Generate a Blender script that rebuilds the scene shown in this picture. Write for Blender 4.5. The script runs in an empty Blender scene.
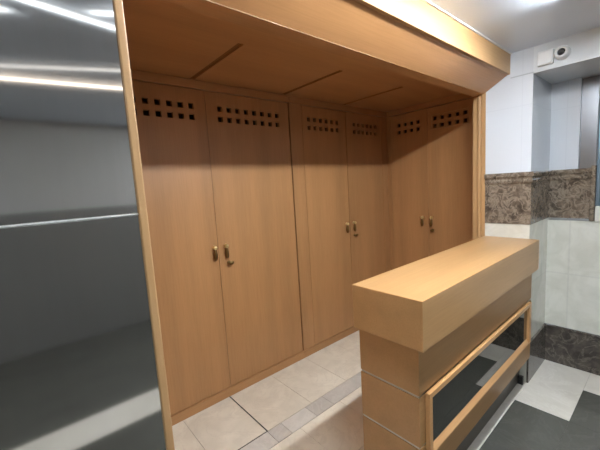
import bpy, bmesh, math, random
from mathutils import Vector, Matrix
random.seed(7)
SC = bpy.context.scene
COL = SC.collection

# ------------------------------------------------------------------ materials
def mat(name):
    m = bpy.data.materials.new(name); m.use_nodes = True
    nt = m.node_tree
    return m, nt, nt.nodes['Principled BSDF']

def setin(node, **kw):
    for k, v in kw.items():
        node.inputs[k.replace('_', ' ')].default_value = v

def plain(name, col, rough=.5, metal=0., spec=.5, coat=0.):
    m, nt, b = mat(name)
    b.inputs['Base Color'].default_value = (*col, 1)
    b.inputs['Roughness'].default_value = rough
    b.inputs['Metallic'].default_value = metal
    b.inputs['Specular IOR Level'].default_value = spec
    b.inputs['Coat Weight'].default_value = coat
    return m

def ramp(nt, stops):
    r = nt.nodes.new('ShaderNodeValToRGB')
    e = r.color_ramp.elements
    while len(e) > 1: e.remove(e[-1])
    e[0].position = stops[0][0]; e[0].color = (*stops[0][1], 1)
    for p, c in stops[1:]:
        n = e.new(p); n.color = (*c, 1)
    return r

def coords(nt, scale=(1, 1, 1), rand=False):
    tc = nt.nodes.new('ShaderNodeTexCoord')
    mp = nt.nodes.new('ShaderNodeMapping')
    mp.inputs['Scale'].default_value = scale
    nt.links.new(tc.outputs['Object'], mp.inputs['Vector'])
    if rand:
        oi = nt.nodes.new('ShaderNodeObjectInfo')
        mu = nt.nodes.new('ShaderNodeMath'); mu.operation = 'MULTIPLY'; mu.inputs[1].default_value = 37.
        cb = nt.nodes.new('ShaderNodeCombineXYZ')
        nt.links.new(oi.outputs['Random'], mu.inputs[0])
        for i in range(3): nt.links.new(mu.outputs[0], cb.inputs[i])
        nt.links.new(cb.outputs[0], mp.inputs['Location'])
    return mp

def wood(name, axis, col=(.50, .265, .105), dark=.86, light=1.08, rough=.38):
    m, nt, b = mat(name)
    broad = [7, 7, 7]; broad[axis] = .45
    fine = [150, 150, 150]; fine[axis] = 5
    mp = coords(nt, broad, True); mf = coords(nt, fine, True)
    n1 = nt.nodes.new('ShaderNodeTexNoise'); setin(n1, Scale=1., Detail=3., Roughness=.5)
    n2 = nt.nodes.new('ShaderNodeTexNoise'); setin(n2, Scale=1., Detail=2., Roughness=.5)
    nt.links.new(mp.outputs[0], n1.inputs['Vector']); nt.links.new(mf.outputs[0], n2.inputs['Vector'])
    c = Vector(col)
    r1 = ramp(nt, [(.3, c * dark), (.55, c), (.75, Vector((c[0]*light, c[1]*light, c[2]*light*1.02)))])
    r2 = ramp(nt, [(.35, (.93, .92, .90)), (.6, (1., 1., 1.))])
    nt.links.new(n1.outputs[0], r1.inputs[0]); nt.links.new(n2.outputs[0], r2.inputs[0])
    mx = nt.nodes.new('ShaderNodeMixRGB'); mx.blend_type = 'MULTIPLY'; mx.inputs[0].default_value = 1
    nt.links.new(r1.outputs[0], mx.inputs[1]); nt.links.new(r2.outputs[0], mx.inputs[2])
    nt.links.new(mx.outputs[0], b.inputs['Base Color'])
    b.inputs['Roughness'].default_value = rough
    b.inputs['Specular IOR Level'].default_value = .45
    return m

def stone(name, base, vein, dark, scale=6., rough=.15, vw=.05, amt=1., rand=True):
    """polished stone: cloudy ground with thin wandering veins"""
    m, nt, b = mat(name)
    mp = coords(nt, (scale,)*3, rand)
    n1 = nt.nodes.new('ShaderNodeTexNoise'); setin(n1, Scale=1., Detail=6., Roughness=.6, Distortion=.6)
    nt.links.new(mp.outputs[0], n1.inputs['Vector'])
    r1 = ramp(nt, [(.36, dark), (.62, base)])
    nt.links.new(n1.outputs[0], r1.inputs[0])
    n2 = nt.nodes.new('ShaderNodeTexNoise'); setin(n2, Scale=.8, Detail=5., Roughness=.65, Distortion=1.2)
    nt.links.new(mp.outputs[0], n2.inputs['Vector'])
    r2 = ramp(nt, [(.5 - vw, (0, 0, 0)), (.5, (amt,)*3), (.5 + vw, (0, 0, 0))])
    nt.links.new(n2.outputs[0], r2.inputs[0])
    mx = nt.nodes.new('ShaderNodeMixRGB')
    nt.links.new(r2.outputs[0], mx.inputs[0]); nt.links.new(r1.outputs[0], mx.inputs[1])
    mx.inputs[2].default_value = (*vein, 1)
    nt.links.new(mx.outputs[0], b.inputs['Base Color'])
    b.inputs['Roughness'].default_value = rough
    return m

def walltile(name, col, joint, w, h, ox=0, oz=0, rough=.12, cloud=None, mortar=.006):
    """glazed wall tiles on a vertical wall: joints from world y+x and z"""
    m, nt, b = mat(name)
    tc = nt.nodes.new('ShaderNodeTexCoord')
    sp = nt.nodes.new('ShaderNodeSeparateXYZ'); nt.links.new(tc.outputs['Object'], sp.inputs[0])
    ad = nt.nodes.new('ShaderNodeMath'); ad.operation = 'ADD'
    nt.links.new(sp.outputs[0], ad.inputs[0]); nt.links.new(sp.outputs[1], ad.inputs[1])
    a1 = nt.nodes.new('ShaderNodeMath'); a1.operation = 'ADD'; a1.inputs[1].default_value = ox
    a2 = nt.nodes.new('ShaderNodeMath'); a2.operation = 'ADD'; a2.inputs[1].default_value = oz
    nt.links.new(ad.outputs[0], a1.inputs[0]); nt.links.new(sp.outputs[2], a2.inputs[0])
    cb = nt.nodes.new('ShaderNodeCombineXYZ')
    nt.links.new(a1.outputs[0], cb.inputs[0]); nt.links.new(a2.outputs[0], cb.inputs[1])
    br = nt.nodes.new('ShaderNodeTexBrick'); br.offset = 0.
    setin(br, Scale=1., Mortar_Size=mortar, Brick_Width=w, Row_Height=h, Mortar_Smooth=.3)
    br.inputs['Color1'].default_value = (*col, 1); br.inputs['Color2'].default_value = (*col, 1)
    br.inputs['Mortar'].default_value = (*joint, 1)
    nt.links.new(cb.outputs[0], br.inputs['Vector'])
    out = br.outputs['Color']
    if cloud:
        n = nt.nodes.new('ShaderNodeTexNoise'); setin(n, Scale=7., Detail=6., Roughness=.6, Distortion=.8)
        nt.links.new(tc.outputs['Object'], n.inputs['Vector'])
        r = ramp(nt, [(.35, cloud), (.6, (1, 1, 1))]); nt.links.new(n.outputs[0], r.inputs[0])
        mx = nt.nodes.new('ShaderNodeMixRGB'); mx.blend_type = 'MULTIPLY'; mx.inputs[0].default_value = 1
        nt.links.new(out, mx.inputs[1]); nt.links.new(r.outputs[0], mx.inputs[2]); out = mx.outputs[0]
    nt.links.new(out, b.inputs['Base Color'])
    b.inputs['Roughness'].default_value = rough
    return m

def steel(name, col, rough, aniso, coat=0., rot=0.):
    m, nt, b = mat(name)
    mp = coords(nt, (90., 90., 1.2))
    n = nt.nodes.new('ShaderNodeTexNoise'); setin(n, Scale=1., Detail=2.)
    nt.links.new(mp.outputs[0], n.inputs['Vector'])
    c = Vector(col)
    r = ramp(nt, [(.3, c * .985), (.7, c * 1.01)]); nt.links.new(n.outputs[0], r.inputs[0])
    nt.links.new(r.outputs[0], b.inputs['Base Color'])
    b.inputs['Metallic'].default_value = 1.; b.inputs['Roughness'].default_value = rough
    b.inputs['Anisotropic'].default_value = aniso
    b.inputs['Anisotropic Rotation'].default_value = rot
    b.inputs['Coat Weight'].default_value = coat; b.inputs['Coat Roughness'].default_value = .02
    t = nt.nodes.new('ShaderNodeTangent'); t.direction_type = 'RADIAL'; t.axis = 'Z'
    nt.links.new(t.outputs[0], b.inputs['Tangent'])
    return m

def emit(name, col, s):
    m, nt, b = mat(name)
    b.inputs['Base Color'].default_value = (.8, .8, .8, 1)
    b.inputs['Emission Color'].default_value = (*col, 1)
    b.inputs['Emission Strength'].default_value = s
    return m

BEECH = (.455, .232, .096)
M_V = wood('beech_upright_grain', 2, BEECH)
M_X = wood('beech_long_grain', 0, BEECH)
M_Y = wood('beech_cross_grain', 1, BEECH)
M_CB = wood('beech_counter_body', 0, (.42, .232, .095))
M_TOP = wood('beech_counter_top', 0, (.48, .275, .118), rough=.30)
M_FASC = wood('beech_fascia', 0, (.48, .285, .128), rough=.4)
M_EDGE = wood('pale_beech_edging', 2, (.48, .285, .13), rough=.4)
M_FRAME = wood('beech_frame', 0, (.60, .33, .14), rough=.3)
M_INT = plain('wardrobe_inside', (.10, .06, .03), .7)
M_SLOT = plain('dark_stained_joint', (.20, .08, .02), .6)
M_STEEL = steel('brushed_steel', (.64, .63, .615), .08, .93, .0)
M_STRIP = plain('polished_strip', (.95, .95, .95), .3, .6)
M_INLAY = steel('inlay_metal', (.55, .53, .50), .3, .3)
M_BRASS = plain('brass', (.95, .78, .42), .3, 1.)
M_OLDBR = plain('aged_brass', (.22, .135, .05), .35, .9)
M_GLASS = plain('black_glass', (.016, .016, .012), .03, 0., 1.)
M_GLASS.node_tree.nodes['Principled BSDF'].inputs['IOR'].default_value = 1.9
M_KICK = plain('dark_plinth', (.05, .040, .032), .35)
M_BLACK = plain('black_plastic', (.015, .015, .016), .4)
M_WHITE = plain('white_plastic', (.80, .82, .84), .4)
M_TRIMW = plain('white_trim', (.70, .70, .68), .5)
M_HEAD = plain('white_boarding', (.66, .69, .72), .35)
M_CEIL = plain('glossy_grey_ceiling', (.64, .71, .82), .3)
M_TILEU = walltile('glazed_white_tile', (.62, .65, .695), (.585, .615, .66), .30, .42, ox=.04, oz=.16, rough=.25, mortar=.003)
M_TILEL = walltile('cream_marble_tile', (.70, .69, .62), (.64, .63, .57), .40, .424, ox=-.02, oz=-.30, rough=.12, cloud=(.86, .86, .84))
M_EMP = stone('brown_marble', (.185, .145, .108), (.40, .33, .26), (.062, .048, .036), 17., .13, .06, .55, False)
M_EMPD = stone('dark_marble', (.085, .070, .058), (.25, .215, .175), (.034, .028, .024), 11., .10, .04, .4, False)
M_PLAST = plain('grey_painted_wall', (.40, .40, .395), .6)
M_DADO = plain('dark_dado', (.15, .15, .145), .4)
M_GROUT = plain('grout', (.40, .38, .34), .8)
M_TCREAM = stone('cream_floor_marble', (.82, .75, .62), (.66, .59, .48), (.72, .65, .53), 5., .14, .03, .45)
M_TGREY = stone('grey_border_marble', (.56, .52, .46), (.64, .60, .55), (.50, .46, .41), 6., .14, .03, .4)
M_TLITE = stone('light_border_marble', (.66, .62, .56), (.74, .70, .64), (.58, .54, .48), 6., .14, .03, .4)
M_TWHITE = stone('white_floor_marble', (.70, .66, .59), (.78, .75, .68), (.62, .58, .51), 4., .12, .03, .4)
M_TDARK = stone('slate_floor', (.092, .092, .080), (.115, .115, .10), (.078, .078, .068), 4., .16, .03, .4)
M_CRACK = plain('open_joint', (.03, .028, .025), .9)
M_PANE = plain('teal_glass', (.03, .065, .085), .05, 0., .6)
M_ALU = plain('dull_metal_frame', (.18, .26, .32), .35, .8)
M_JAMB = steel('polished_jamb', (.22, .23, .25), .3, .0)
M_LCOOL = emit('cool_diffuser', (.90, .96, 1.), 38.)
M_LMID = emit('cool_diffuser_low', (.86, .94, 1.), .5)
M_LDIM = emit('dim_diffuser', (.95, .93, .9), .2)
M_LFILL = emit('fill_diffuser', (.92, .96, 1.), 5.)  # glow of the added fill panel at the far left
M_LFILL2 = emit('fill_diffuser_soft', (.92, .96, 1.), 3.2)  # weaker glow for the added fill panel at the rear
M_LWARM = emit('warm_diffuser', (1., .86, .72), .7)

# ------------------------------------------------------------------ helpers
def bx(bm, x0, x1, y0, y1, z0, z1):
    x0, x1 = sorted((x0, x1)); y0, y1 = sorted((y0, y1)); z0, z1 = sorted((z0, z1))
    v = [bm.verts.new(p) for p in ((x0,y0,z0),(x1,y0,z0),(x1,y1,z0),(x0,y1,z0),(x0,y0,z1),(x1,y0,z1),(x1,y1,z1),(x0,y1,z1))]
    fs = []
    for f in ((0,3,2,1),(4,5,6,7),(0,1,5,4),(1,2,6,5),(2,3,7,6),(3,0,4,7)):
        fs.append(bm.faces.new([v[i] for i in f]))
    return fs

def prism_x(bm, prof, x0, x1):
    """(y, z) outline extruded along x"""
    a = [bm.verts.new((x0, y, z)) for y, z in prof]; b = [bm.verts.new((x1, y, z)) for y, z in prof]
    bm.faces.new(a); bm.faces.new(b[::-1])
    n = len(prof)
    for i in range(n):
        j = (i + 1) % n
        bm.faces.new((a[j], a[i], b[i], b[j]))
    bmesh.ops.recalc_face_normals(bm, faces=bm.faces[:])

def prism_z(bm, prof, z0, z1):
    a = [bm.verts.new((x, y, z0)) for x, y in prof]; b = [bm.verts.new((x, y, z1)) for x, y in prof]
    bm.faces.new(a); bm.faces.new(b[::-1])
    n = len(prof)
    for i in range(n):
        j = (i + 1) % n
        bm.faces.new((a[j], a[i], b[i], b[j]))
    bmesh.ops.recalc_face_normals(bm, faces=bm.faces[:])

def lathe(bm, prof, M, n=20):
    """(radius, height) profile turned about local z, then placed by matrix M"""
    rings = []
    for r, h in prof:
        if r < 1e-6: rings.append([bm.verts.new(M @ Vector((0, 0, h)))])
        else: rings.append([bm.verts.new(M @ Vector((r*math.cos(2*math.pi*k/n), r*math.sin(2*math.pi*k/n), h))) for k in range(n)])
    for a, b in zip(rings, rings[1:]):
        for k in range(n):
            l = (k + 1) % n
            if len(a) == 1 and len(b) == 1: continue
            if len(a) == 1: bm.faces.new((a[0], b[k], b[l]))
            elif len(b) == 1: bm.faces.new((a[k], a[l], b[0]))
            else: bm.faces.new((a[k], a[l], b[l], b[k]))

def build(name, bm, m, parent=None, bevel=0, smooth=False, mats=None):
    bmesh.ops.recalc_face_normals(bm, faces=bm.faces[:])
    me = bpy.data.meshes.new(name); 
    if parent is not None:
        w = Vector((0, 0, 0)); p = parent
        while p is not None: w += Vector(p.location); p = p.parent
        bmesh.ops.translate(bm, verts=bm.verts[:], vec=-w)
    bm.to_mesh(me); bm.free()
    for mm in (mats or [m]): me.materials.append(mm)
    if smooth:
        for p in me.polygons: p.use_smooth = True
    o = bpy.data.objects.new(name, me); COL.objects.link(o)
    if parent is not None: o.parent = parent
    if bevel:
        b = o.modifiers.new('bevel', 'BEVEL'); b.width = bevel; b.segments = 2; b.limit_method = 'ANGLE'
    return o

def tag(o, label=None, cat=None, group=None, kind=None):
    if label: o['label'] = label
    if cat: o['category'] = cat
    if group: o['group'] = group
    if kind: o['kind'] = kind
    return o

def thing(name, loc, label, cat, group=None):
    o = bpy.data.objects.new(name, None); COL.objects.link(o)
    o.location = loc; o.empty_display_size = .1
    return tag(o, label, cat, group)

def struct(name, bm, m, label, **kw):
    return tag(build(name, bm, m, **kw), label, kw.get('cat', 'setting'), None, 'structure')

def NB(): return bmesh.new()

# ------------------------------------------------------------------ key planes (metres)
X1 = -.466        # pier face / counter's far end
X2 = -.012        # tiled wall beyond the pier
YP = -1.432       # pier's front corner
ZC = 2.29         # room ceiling
ZR = 2.22         # ceiling of the cloakroom recess
XL = -2.854       # free edge of the steel partition
YF = -1.302       # bulkhead fascia
YS = -1.32        # steel face

# ------------------------------------------------------------------ floor
def in_dark(x, y):
    if y > -1.438: return False
    if x < -.723: return True
    k = math.floor((x + .723) / .419)
    return y < -1.438 - .284 * (k + 1) + 1e-6 and x < .6
bm = NB(); mats = [M_GROUT, M_TCREAM, M_TGREY, M_TLITE, M_TWHITE, M_TDARK, M_CRACK]
def tile(x0, x1, y0, y1, mi, g=.0012):
    f = bx(bm, x0+g, x1-g, y0+g, y1-g, -.006, 0.)
    for q in f: q.material_index = mi
for q in bx(bm, -5.6, .0, -4.7, .02, -.08, -.0045): q.material_index = 0
# rows behind the counter: cream squares, border strip, cream squares again
xs = [-2.85, -2.42, -2.072, -1.70, -1.335, -.975, -.615, -.255, 0.]
def crk(x0, x1, y0, y1):
    for q in bx(bm, x0, x1, y0, y1, -.006, -.0012): q.material_index = 6
for a, b in zip(xs, xs[1:]):
    g1 = .0045 if abs(b + 2.072) < .01 else .0012
    g0 = .0045 if abs(a + 2.072) < .01 else .0012
    lo = .004 if abs(b + 2.072) < .01 else 0.
    f = bx(bm, a+g0, b-g1, -.49+.001+lo, .015, -.006, 0.)
    for q in f: q.material_index = 1
crk(-2.077, -2.067, -.495, .015); crk(-2.42, -2.067, -.495, -.485)
sx = [-2.85, -2.42, -2.075, -1.97, -1.76, -1.60, -.98, -.88, 0.]
sm = [2, 3, 2, 3, 2, 3, 2, 3]
sm = [3, 3, 2, 3, 2, 2, 3, 2]
for a, b, k in zip(sx, sx[1:], sm): tile(a, b, -.612, -.492, k)
xs2 = [-2.85, -2.63, -2.27, -1.91, -1.55, -1.19, -.83, -.47, 0.]
for a, b in zip(xs2, xs2[1:]):
    tile(a, b, -.975, -.614, 1); tile(a, b, -1.39, -.977, 1)
# public side: white bands and dark slate laid in steps
tile(-5.6, 0., -1.438, -1.392, 4)
y0 = -1.438
for i in range(13):
    ya, yb = y0 - .284*i, y0 - .284*(i+1)
    xr = -.723 + .419*i
    if i == 0:
        for k in range(12): tile(-.723 - .419*(k+1), -.723 - .419*k, yb, ya, 5, .0004)
        tile(-.723, 0., yb, ya, 4, .0006)
    else:
        r = min(xr, 0.)
        n0 = 0
        x = r
        while x > -5.58:
            xa = max(-5.6, x - .419)
            # a pale band crosses the hall further off, as mirrored in the steel
            tile(xa, x, yb, ya, 4 if i in (5,) else 5, .0004); x = xa
        if r < 0: tile(r, 0., yb, ya, 4, .0006)
tag(build('floor', bm, None, mats=mats), 'polished stone floor of cream tiles behind the counter and dark slate steps in front', 'floor', None, 'structure')

# ------------------------------------------------------------------ shell
bm = NB(); bx(bm, -5.6, X1, -4.7, YF + .02, ZC, ZC + .08)
tag(build('ceiling', bm, M_CEIL), 'glossy pale grey ceiling in front of the bulkhead', 'ceiling', None, 'structure')
# recess ceiling with three dark joints
bm = NB()
gx = [-2.135, -1.398, -.69]; ga, gb = -.628, -.012; gw = .016
xs = [XL] + [v for g in gx for v in (g-gw, g+gw)] + [.02]
for i in range(len(xs)-1):
    slot = i % 2 == 1
    if not slot:
        for q in bx(bm, xs[i], xs[i+1], -1.06, .02, ZR, ZR+.03): q.material_index = 0
    else:
        for q in bx(bm, xs[i], xs[i+1], -1.06, ga, ZR, ZR+.03): q.material_index = 0
        for q in bx(bm, xs[i], xs[i+1], gb, .02, ZR, ZR+.03): q.material_index = 0
        for q in bx(bm, xs[i], xs[i+1], ga, gb, ZR+.008, ZR+.03): q.material_index = 1
tag(build('ceiling', bm, None, mats=[M_X, M_SLOT]), 'beech panelled ceiling of the recess with three dark joints', 'ceiling', None, 'structure')

bm = NB(); bx(bm, XL, .70, .60, .70, 0, 2.4)
tag(build('wall_back', bm, M_PLAST), 'wall behind the wardrobes', 'wall', None, 'structure')
bm = NB(); bx(bm, -5.6, 0., -4.8, -4.7, 1.40, ZC)
tag(build('wall_front', bm, M_PLAST), 'grey wall behind the camera', 'wall', None, 'structure')
bm = NB(); bx(bm, -5.6, 0., -4.8, -4.69, 0., 1.40)
tag(build('trim', bm, M_DADO), 'dark dado along the wall behind the camera', 'dado', None, 'structure').name = 'trim_5'
bm = NB(); bx(bm, -5.7, -5.6, -4.8, YS + .14, 0, ZC)
tag(build('wall_left', bm, M_PLAST), 'grey wall at the far left of the hall', 'wall', None, 'structure')
# partition behind the steel
bm = NB(); bx(bm, -5.6, XL - .004, YS + .012, YS + .16, 0, ZC)
tag(build('wall_partition', bm, M_PLAST), 'partition wall clad in brushed steel', 'wall', None, 'structure')
bm = NB(); bx(bm, XL - .10, XL - .002, YS + .16, .60, 0, 2.4)
tag(build('wall_recess', bm, M_V), 'beech side wall of the recess behind the steel partition', 'wall', None, 'structure')
# pier beside the counter: upper tile, lower tile
bm = NB(); bx(bm, X1, .62, YP, -1.1515, 1.504, ZC)
tag(build('wall_pier', bm, M_TILEU), 'glazed white tiled pier above the counter end', 'wall', None, 'structure')
bm = NB(); bx(bm, X1, .62, YP, -1.1515, 0, 1.147)
tag(build('wall_pier', bm, M_TILEL), 'cream tiled lower pier behind the counter end', 'wall', None, 'structure')
# wall beyond the pier
bm = NB(); bx(bm, X2, .10, -1.60, YP, 1.504, 2.128)
tag(build('wall_right', bm, M_TILEU), 'glazed white tile panel between pier and window', 'wall', None, 'structure')
bm = NB(); bx(bm, X2, .10, -4.7, YP, 0., 1.128)
tag(build('wall_right', bm, M_TILEL), 'cream marble tiled wall below the brown marble band', 'wall', None, 'structure')
bm = NB(); bx(bm, X2, .10, -4.7, -3.2, 1.128, 2.128)
tag(build('wall_right', bm, M_TILEU), 'white tiled wall past the window', 'wall', None, 'structure')
bm = NB(); bx(bm, X1, .10, -4.7, YP, 2.128, ZC)
tag(build('wall_header', bm, M_HEAD), 'white boxed header under the ceiling carrying the camera', 'wall', None, 'structure')

# brown marble band: flat course with a stepped moulding on top, round pier and wall
def band(bm, pts, prof):
    """prof = list of (outward offset, z); pts = plan polyline whose outward side is to its left"""
    rows = []
    for o, z in prof:
        row = []
        for i, p in enumerate(pts):
            p = Vector(p); d = []
            if i: d.append((p - Vector(pts[i-1])).normalized())
            if i < len(pts)-1: d.append((Vector(pts[i+1]) - p).normalized())
            n = [Vector((-v.y, v.x)) for v in d]
            off = n[0]*o if len(n) == 1 or (n[0]-n[1]).length < 1e-4 else n[0]*o + n[1]*o
            q = p + off
            row.append(bm.verts.new((q.x, q.y, z)))
        rows.append(row)
    k = len(prof)
    for a in range(k):
        b = (a+1) % k
        for i in range(len(pts)-1):
            bm.faces.new((rows[a][i], rows[a][i+1], rows[b][i+1], rows[b][i]))
    bm.faces.new([r[0] for r in rows]); bm.faces.new([r[-1] for r in rows][::-1])
PATH = [(X2, -1.685), (X2, YP), (X1, YP), (X1, -1.152)]
# going from the window towards the closet the room lies on the left (-x side)
bprof = [(-.01, 1.147), (.004, 1.147), (.004, 1.425), (.012, 1.435), (.014, 1.447), (.008, 1.458), (.010, 1.466), (.020, 1.476), (.022, 1.495), (.016, 1.504), (-.01, 1.504)]
bm = NB(); band(bm, PATH, bprof)
tag(build('trim_1', bm, M_EMP), 'brown veined marble band with moulded top round the pier', 'marble band', None, 'structure')
# end stile of the band
bm = NB(); bx(bm, X2 - .02, .10, -1.70, -1.672, 1.13, 1.52)
tag(build('trim_6', bm, M_EMP, bevel=.008), 'brown marble end piece of the band beside the window', 'marble band', None, 'structure')
bm = NB(); band(bm, [(X2, -4.69), (X2, YP), (X1 + .004, YP)], [(-.01, 0), (.012, 0), (.012, .292), (.006, .300), (-.01, .300)])
tag(build('baseboard_right', bm, M_EMPD), 'dark veined marble baseboard along the tiled wall', 'baseboard', None, 'structure')

# window: shiny jamb, frame, teal glass, pale sill
bm = NB(); bx(bm, X2 + .03, .10, -1.69, -1.601, 1.504, 2.125)
jm = tag(build('trim_7', bm, M_JAMB), 'polished reveal between white tile and teal window', 'window reveal', None, 'structure')
win = bpy.data.objects.new('window_1', None); COL.objects.link(win); win.location = (X2, -1.71, 1.24)
tag(win, 'teal glazed window with metal frame at the right edge', 'window', None, 'structure')
bm = NB()
bx(bm, X2 - .012, X2 + .04, -1.725, -1.702, 1.24, 2.12); bx(bm, X2 - .012, X2 + .04, -3.19, -3.16, 1.24, 2.12)
bx(bm, X2 - .012, X2 + .04, -3.16, -1.725, 1.24, 1.265); bx(bm, X2 - .012, X2 + .04, -3.16, -1.725, 2.09, 2.12)
bx(bm, X2 - .012, X2 + .04, -2.46, -2.43, 1.265, 2.09)
build('window_frame', bm, M_ALU, win, bevel=.003)
bm = NB(); bx(bm, X2 + .008, X2 + .02, -3.17, -1.715, 1.25, 2.10); build('pane', bm, M_PANE, win)
bm = NB(); bx(bm, X2 - .015, .10, -3.2, -1.702, 1.128, 1.238); build('sill', bm, M_TILEL, win, bevel=.006)

# white edging strip along the top of the fascia, thin joint under the header
bm = NB(); bx(bm, XL, X1, YF - .009, YF - .001, ZC - .006, ZC - .0005)
tag(build('trim_2', bm, M_TRIMW), 'thin white strip where the bulkhead meets the ceiling', 'trim', None, 'structure')
bm = NB(); bx(bm, X1 - .0035, X1, YP - .004, YF - .002, 2.130, 2.137); bx(bm, X1 - .004, .1, YP-.004, YP, 2.130, 2.137)
tag(build('trim_8', bm, plain('grey_joint', (.40, .43, .46), .5)), 'thin grey joint across the top of the white pier', 'trim', None, 'structure')

# ------------------------------------------------------------------ steel cladding
ZJ = 1.462
for z0, z1, lab in ((ZJ + .002, ZC - .001, 'upper brushed steel sheet above the bright joint, streaked with light reflections'),
                    (.002, ZJ - .002, 'lower dark brushed steel sheet below the bright joint')):
    bm = NB(); bx(bm, -5.598, XL - .018, YS, YS + .010, z0, z1)
    tag(build('steel_panel', bm, M_STEEL, bevel=.001), lab, 'steel panel', 'steel cladding sheets')
bm = NB(); prism_x(bm, [(YS + .004, ZJ - .0018)] + [(YS - .0022*math.sin(math.pi*k/6), ZJ - .0018*math.cos(math.pi*k/6)) for k in range(7)] + [(YS + .004, ZJ + .0018)], -5.598, XL - .018)
tag(build('trim_3', bm, M_STRIP), 'bright metal joint strip between the two steel sheets', 'trim', None, 'structure')
bm = NB(); bx(bm, XL - .018, XL, YS - .006, YS + .16, 0.001, ZC - .001)
tag(build('trim_4', bm, M_EDGE, bevel=.003), 'pale beech edging down the free end of the steel partition', 'trim', None, 'structure')

# ------------------------------------------------------------------ bulkhead over the counter
t = thing('bulkhead', ((XL + X1)/2, YF, 2.07), 'long beech clad bulkhead with pale fascia hanging over the recess opening', 'bulkhead')
ZB = 2.158
bm = NB(); bx(bm, XL + .001, X1 - .001, YF, YF + .018, ZB, ZC - .001); build('fascia', bm, M_FASC, t, bevel=.0015)
bm = NB(); prism_x(bm, [(YF + .018, ZB), (-1.14, 2.072), (-1.14, 2.092), (YF + .018, ZB + .02)], XL + .001, X1 - .001)
build('sloping_soffit', bm, M_X, t)
bm = NB(); bx(bm, XL + .001, X1 + .466, -1.138, -1.080, 2.070, 2.088); bx(bm, XL+.001, .0, -1.080, -1.062, 2.070, ZR + .03)
build('bottom_lip', bm, M_X, t)
bm = NB(); bx(bm, XL + .001, X1 - .001, -1.138, -1.082, 2.09, ZC); build('core', bm, M_X, t)

# ------------------------------------------------------------------ post at the pier
bm = NB()
bx(bm, X1 - .004, X1 + .03, -1.151, -1.1265, 0, 2.084)
bx(bm, X1 + .006, X1 + .03, -1.1265, -1.062, 0, 2.069)
pts = [(X1 + .008, -1.0935)] + [(X1 + .006 - .013*math.sin(math.pi*k/8), -1.1075 + .0135*math.cos(math.pi*k/8)) for k in range(9)] + [(X1 + .008, -1.1215)]
prism_z(bm, pts, 0, 2.068)
tag(build('trim_9', bm, M_EDGE), 'moulded beech post between wardrobe and tiled pier', 'post', None, 'structure')
bm = NB(); bx(bm, X1 + .03, .6, -1.081, -1.062, 0, 2.25)
tag(build('wall_return', bm, M_V), 'beech return panel beside the post', 'wall', None, 'structure')

# ------------------------------------------------------------------ wardrobes
ZT, ZD = 2.163, .067        # door top, door bottom
def mk(frame):
    if frame == 'back': return lambda u, d, z: Vector((u, -d, z))
    return lambda u, d, z: Vector((-d, -u, z))
def wbx(bm, T, u0, u1, d0, d1, z0, z1):
    a, b = T(u0, d0, z0), T(u1, d1, z1)
    return bx(bm, a.x, b.x, a.y, b.y, a.z, b.z)

def door_mesh(T, u0, u1, z0, z1, t, cols, rows, hs, d=0.):
    """slab with square through holes at cols x rows"""
    bm = NB()
    us = [u0] + sorted(v for c in cols for v in (c - hs, c + hs)) + [u1]
    zs = [z0] + sorted(v for c in rows for v in (c - hs, c + hs)) + [z1]
    cache = {}
    def V(i, j, k):
        if (i, j, k) not in cache: cache[(i, j, k)] = bm.verts.new(T(us[i], d - (t if k else 0), zs[j]))
        return cache[(i, j, k)]
    hole = lambda i, j: i % 2 == 1 and j % 2 == 1 and 0 < i < len(us)-2+1 and j < len(zs)-1 and i < len(us)-1
    nu, nz = len(us)-1, len(zs)-1
    solid = lambda i, j: 0 <= i < nu and 0 <= j < nz and not (i % 2 == 1 and j % 2 == 1)
    for i in range(nu):
        for j in range(nz):
            if not solid(i, j): continue
            for k in (0, 1): bm.faces.new([V(i, j, k), V(i+1, j, k), V(i+1, j+1, k), V(i, j+1, k)])
            for (di, dj, e) in ((-1, 0, ((i, j), (i, j+1))), (1, 0, ((i+1, j), (i+1, j+1))), (0, -1, ((i, j), (i+1, j))), (0, 1, ((i, j+1), (i+1, j+1)))):
                if not solid(i+di, j+dj):
                    (a, b), (c, f) = e
                    bm.faces.new([V(a, b, 0), V(c, f, 0), V(c, f, 1), V(a, b, 1)])
    return bm

def axis_out(T):
    """matrix helper: local z -> out of the door, local x -> along u"""
    o = T(0, 0, 0)
    u = T(1, 0, 0) - o; d = T(0, 1, 0) - o; z = Vector((0, 0, 1))
    return u, d, z
def place(T, u, d, z, mode):
    U, D, Z = axis_out(T); p = T(u, d, z)
    if mode == 'out': R = Matrix((U, Z, D)).transposed()      # lathe axis points out of the door
    else: R = Matrix((U, D, Z)).transposed()                  # lathe axis upright
    return Matrix.Translation(p) @ R.to_4x4()

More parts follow.
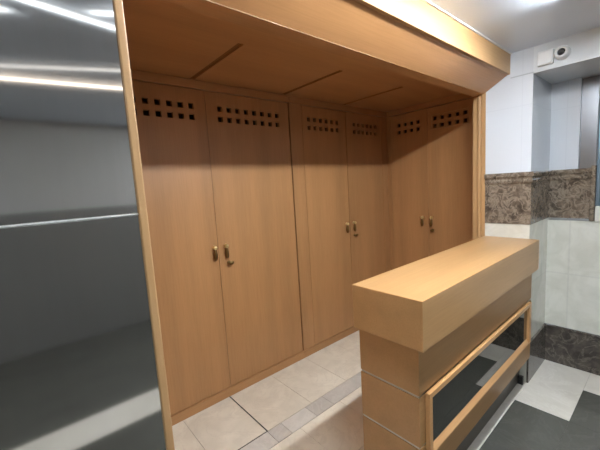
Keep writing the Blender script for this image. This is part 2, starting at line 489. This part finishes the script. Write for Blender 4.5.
def handle(T, u, z, door):
    """brass drop pull: rose, neck and hanging drop"""
    bm = NB()
    lathe(bm, [(0, 0), (.014, 0), (.015, .003), (.011, .006), (.009, .012), (.013, .017), (.0145, .023), (.011, .029), (0, .031)], place(T, u, 0, z, 'out'), 18)
    r = build('handle', bm, M_BRASS, door, smooth=True)
    r['label'] = 'bright brass drop handle'
    bm = NB()
    lathe(bm, [(0, -.088), (.007, -.087), (.0125, -.080), (.0145, -.064), (.0135, -.045), (.0105, -.022), (.008, -.006), (0, -.003)], place(T, u, .016, z, 'up'), 16)
    o = build('handle_drop', bm, M_OLDBR, door, smooth=True)
    o['label'] = 'aged brass hanging drop'
def lock(T, u, z, door):
    bm = NB()
    lathe(bm, [(0, 0), (.014, 0), (.0145, .003), (.011, .006), (.006, .008), (.006, .020), (0, .020)], place(T, u, 0, z, 'out'), 18)
    # key bow: flat oval turned a little
    M = place(T, u + .006, .030, z, 'up')
    R = M @ Matrix.Rotation(math.radians(90), 4, 'X') @ Matrix.Diagonal((1.5, 1., 1., 1.))
    lathe(bm, [(0, -.004), (.012, -.004), (.014, -.001), (.014, .002), (.012, .004), (0, .004)], R, 18)
    o = build('lock', bm, M_OLDBR, door, smooth=True); o['label'] = 'dark brass lock with its key bow'

def wardrobe(T, u0, u1, doors, label, depth=.55, stiles=(), grp='built in beech wardrobes'):
    base = T((u0+u1)/2, 0, 0)
    root = thing('wardrobe', base, label, 'wardrobe', grp)
    bm = NB()
    g = .001
    wbx(bm, T, u0+g, u0+.018, -.026, -depth, ZD, ZR-.005); wbx(bm, T, u1-.018, u1-g, -.026, -depth, ZD, ZR-.005)
    wbx(bm, T, u0+.018, u1-.018, -depth+.012, -depth, ZD, ZR-.005)
    wbx(bm, T, u0+g, u1-g, -.026, -depth, ZR-.022, ZR-.003); wbx(bm, T, u0+g, u1-g, -.026, -depth, ZD-.015, ZD+.004)
    wbx(bm, T, u0+.018, u1-.018, -.026, -depth+.02, 1.86, 1.878)
    build('carcass', bm, M_INT, root)
    bm = NB(); wbx(bm, T, u0+.0005, u1-.0005, .010, -.03, 0.0, ZD-.004); build('plinth', bm, M_X if T is TB else M_Y, root, bevel=.002)
    bm = NB(); wbx(bm, T, u0+.0005, u1-.0005, .012, -.02, ZT+.005, ZR-.001); build('cornice', bm, M_X if T is TB else M_Y, root, bevel=.003)
    for a, b in stiles:
        bm = NB(); wbx(bm, T, a, b, 0.002, -.024, ZD-.003, ZT+.006); build('stile', bm, M_V, root, bevel=.001)
    for dd in doors:
        a, b, cols = dd['u0'], dd['u1'], dd['cols']
        bm = door_mesh(T, a+dd.get('ga', .0015), b-dd.get('gb', .0015), ZD, ZT, .022, cols, (1.987, 2.056), .0175)
        d = build('door', bm, M_V, root)
        # the door object sits at the wardrobe origin; its fittings hang from it
        handle(T, dd['hu'], 1.112, d)
        if dd.get('lock') is not None: lock(T, dd['lock'], .988, d)
        if dd.get('frame'):
            f0, f1, h0, h1 = dd['frame']
            bm = NB()
            w = .006
            wbx(bm, T, f0, f1, 0, .004, h0, h0+w); wbx(bm, T, f0, f1, 0, .004, h1-w, h1)
            wbx(bm, T, f1-w, f1, 0, .004, h0+w, h1-w); wbx(bm, T, f0, f0+w, 0, .004, h0+w, h1-w)
            build('vent_outline', bm, M_EDGE, d)  # thin pale raised outline round the vent holes
    return root
TB, TR = mk('back'), mk('right')
P = .0698
wardrobe(TB, XL+.001, -1.335,
    [dict(u0=-2.762, u1=-2.052, cols=[-2.151 - P*k for k in range(8)][::-1], hu=-2.083),
     dict(u0=-2.052, u1=-1.343, cols=[-1.948 + P*k for k in range(8)], hu=-1.996, lock=-1.980, gb=.003)],
    'widest beech wardrobe next to the steel partition, eight vent columns on each door', stiles=[(XL+.002, -2.765)])
wardrobe(TB, -1.335, -.001,
    [dict(u0=-1.200, u1=-.655, cols=[-1.124 + P*k for k in range(6)], hu=-.706, gb=.0035),
     dict(u0=-.655, u1=-.093, cols=[-.533 + .0668*k for k in range(6)], hu=-.598, lock=-.592, ga=.0035)],
    'middle beech wardrobe in the inner corner, six vent columns on each door', stiles=[(-1.334, -1.2025), (-.091, .0)])
wardrobe(TR, .0125, 1.06,
    [dict(u0=.050, u1=.461, cols=[.152 + .07*k for k in range(4)], hu=.400),
     dict(u0=.461, u1=.893, cols=[.535 + .07*k for k in range(5)], hu=.494, lock=.506, frame=(.50, .842, 1.955, 2.092))],
    'narrow beech wardrobe at right angles, behind the counter, beside the post', stiles=[(.0135, .0485), (.8965, 1.058)])

bm = NB(); bx(bm, .0, .02, -.0122, -.0005, ZD - .06, ZR - .002)
tag(build('trim_10', bm, M_V), 'beech batten in the inner corner between two wardrobes', 'trim', None, 'structure')

# ------------------------------------------------------------------ reception counter
CX0 = -1.984
t = thing('reception_counter', ((CX0 + X1)/2, -1.32, 0), 'beech reception counter with thick top and dark glass front panel, abutting the pier', 'counter')
bm = NB(); bx(bm, CX0, X1 - .003, -1.4905, -1.152, .849, 1.05); build('countertop', bm, M_TOP, t, bevel=.002)
BX0, BY0, BY1 = -1.951, -1.452, -1.157
ZG = [.631, .404, .18]
g = .006
zs = [.848] + [v for z in ZG[:2] for v in (z + g, z - g)] + [.205]
bm = NB()
for i in range(0, len(zs)-1, 2): bx(bm, BX0, X1 - .004, BY0, BY1, zs[i+1], zs[i])
build('body', bm, M_CB, t)
for z in ZG[:2]:
    bm = NB(); bx(bm, BX0 + .003, X1 - .006, BY0 + .003, BY1 - .003, z - g, z + g)
    build('metal_inlay', bm, M_INLAY, t)['label'] = 'narrow metal inlay strip'
bm = NB(); bx(bm, BX0 + .02, X1 - .006, -1.392, BY1 - .01, 0, .2045); build('kickboard', bm, M_KICK, t)
bm = NB(); bx(bm, X1 - .050, X1 - .028, -1.425, -1.393, 0.0, .06); build('foot', bm, M_BLACK, t)
FX0, FX1, FZ0, FZ1 = -1.905, -.535, .348, .632
fw = .024; fy = BY0 - .020
fr = NB()
bx(fr, FX0, FX1, fy, BY0, FZ1 - fw, FZ1)
bx(fr, FX0, FX0 + fw, fy, BY0, FZ0, FZ1 - fw); bx(fr, FX1 - fw*1.6, FX1, fy, BY0, FZ0, FZ1 - fw)
prism_x(fr, [(fy, FZ0), (fy, FZ0 + .008), (BY0, FZ0 + .038), (BY0, FZ0)], FX0 + fw, FX1 - fw*1.6)
build('frame', fr, M_FRAME, t, bevel=.0015)
bm = NB(); bx(bm, FX0 + fw - .004, FX1 - fw*1.6 + .004, BY0 - .004, BY0, FZ0 + .01, FZ1 - fw + .004)
build('glass_panel', bm, M_GLASS, t)['label'] = 'glossy black glass panel'

# ------------------------------------------------------------------ security camera and box
jb = thing('junction_box', (X1, -1.499, 2.20), 'square white junction box on the header left of the camera', 'junction box')
bm = NB(); bx(bm, X1 - .030, X1 + .0015, -1.540, -1.458, 2.156, 2.241); build('box', bm, M_WHITE, jb, bevel=.006)
bm = NB(); bx(bm, X1 - .034, X1 - .030, -1.534, -1.464, 2.162, 2.235); build('lid', bm, M_WHITE, jb, bevel=.002)
sc = thing('security_camera', (X1, -1.58, 2.203), 'round white security camera with dark lens on the header', 'camera')
Mc = Matrix.Translation((X1 + .001, -1.580, 2.203)) @ Matrix.Rotation(math.radians(-90), 4, 'Y')
bm = NB(); lathe(bm, [(0, 0), (.040, 0), (.040, .012), (.037, .03), (.034, .042), (.028, .048), (.021, .046), (.020, .036), (0, .036)], Mc, 32)
build('housing', bm, M_WHITE, sc, smooth=True)
bm = NB(); lathe(bm, [(.0195, .0365), (.018, .043), (.012, .046), (.008, .043), (0, .042)], Mc, 28)
build('lens', bm, M_BLACK, sc, smooth=True)

# ------------------------------------------------------------------ linear ceiling lights and added fill panels
def linear(x0, x1, y0, y1, m, label, w=.0045):
    c = Vector(((x0+x1)/2, (y0+y1)/2, ZC - .0005))
    root = thing('linear_light', c, label, 'ceiling light', 'linear ceiling lights')
    d = Vector((x1-x0, y1-y0, 0)); L = d.length; a = math.atan2(d.y, d.x)
    R = Matrix.Translation(c) @ Matrix.Rotation(a, 4, 'Z')
    bm = NB(); bx(bm, -L/2, L/2, -w-.004, w+.004, -.006, 0); bx(bm, -L/2, -L/2+.004, -w, w, -.022, -.006); bx(bm, L/2-.004, L/2, -w, w, -.022, -.006)
    bmesh.ops.transform(bm, matrix=R, verts=bm.verts[:]); build('housing', bm, M_TRIMW, root)
    bm = NB(); bx(bm, -L/2+.004, L/2-.004, -w+.0005, w-.0005, -.021, -.0065)
    bmesh.ops.transform(bm, matrix=R, verts=bm.verts[:]); build('diffuser', bm, m, root)
linear(-2.5, -1.10, -1.71, -1.71, M_LCOOL, 'bright linear ceiling light nearest the bulkhead', w=.018)
linear(-4.0, -1.2, -2.05, -2.55, M_LMID, 'linear ceiling light over the visitor side, second from the bulkhead')
linear(-3.6, -3.0, -2.672, -2.345, M_LMID, 'short slanting ceiling light left of the crossing')
linear(-2.74, -2.2, -2.204, -1.909, M_LMID, 'short slanting ceiling light right of the crossing, reaching towards the bulkhead')
linear(-3.9, -1.9, -3.45, -2.60, M_LDIM, 'dim slanting linear ceiling light at the rear of the hall')
linear(-4.6, -1.2, -3.59, -3.02, M_LWARM, 'warm linear ceiling light farthest from the bulkhead')

for (lx, ly, pm, lab) in ((-1.15, -3.85, M_LFILL2, 'added square fill light panel at the rear of the hall, by the window wall'), (-4.5, -2.5, M_LFILL, 'added square fill light panel at the far left of the hall')):  # added unseen fill panels that brighten the counter front and the hall
    root = thing('fill_panel', (lx, ly, ZC - .0005), lab, 'ceiling light', 'added square fill light panels')
    bm = NB(); h = .30
    bx(bm, lx-h, lx+h, ly-h, ly+h, ZC-.006, ZC-.0005)
    for s in (-1, 1):
        bx(bm, lx+s*h, lx+s*(h-.014), ly-h, ly+h, ZC-.014, ZC-.006); bx(bm, lx-h+.014, lx+h-.014, ly+s*h, ly+s*(h-.014), ZC-.014, ZC-.006)
    build('housing', bm, M_TRIMW, root)
    bm = NB(); bx(bm, lx-h+.015, lx+h-.015, ly-h+.015, ly+h-.015, ZC-.011, ZC-.0065); build('diffuser', bm, pm, root)

# ------------------------------------------------------------------ world, camera, view
w = bpy.data.worlds.new('World'); SC.world = w; w.use_nodes = True
w.node_tree.nodes['Background'].inputs[0].default_value = (.8, .85, .9, 1)
w.node_tree.nodes['Background'].inputs[1].default_value = .05

yaw, pitch, roll = (0.70297, -0.11936, -0.06061)
F = Vector((math.sin(yaw)*math.cos(pitch), math.cos(yaw)*math.cos(pitch), math.sin(pitch)))
R0 = F.cross(Vector((0, 0, 1))).normalized(); U0 = R0.cross(F)
R = R0*math.cos(roll) + U0*math.sin(roll); U = -R0*math.sin(roll) + U0*math.cos(roll)
cd = bpy.data.cameras.new('camera'); co = bpy.data.objects.new('camera', cd); COL.objects.link(co)
cd.sensor_width = 36; cd.sensor_fit = 'HORIZONTAL'; cd.lens = 326.708/600*36; cd.clip_start = .02
m = Matrix((R, U, -F)).transposed().to_4x4(); m.translation = Vector((-3.0668, -2.0965, 1.5025))
co.matrix_world = m
SC.camera = co
vs = SC.view_settings
vs.view_transform = 'Standard'; vs.look = 'None'; vs.gamma = 1; vs.use_curve_mapping = False; vs.exposure = 2.78
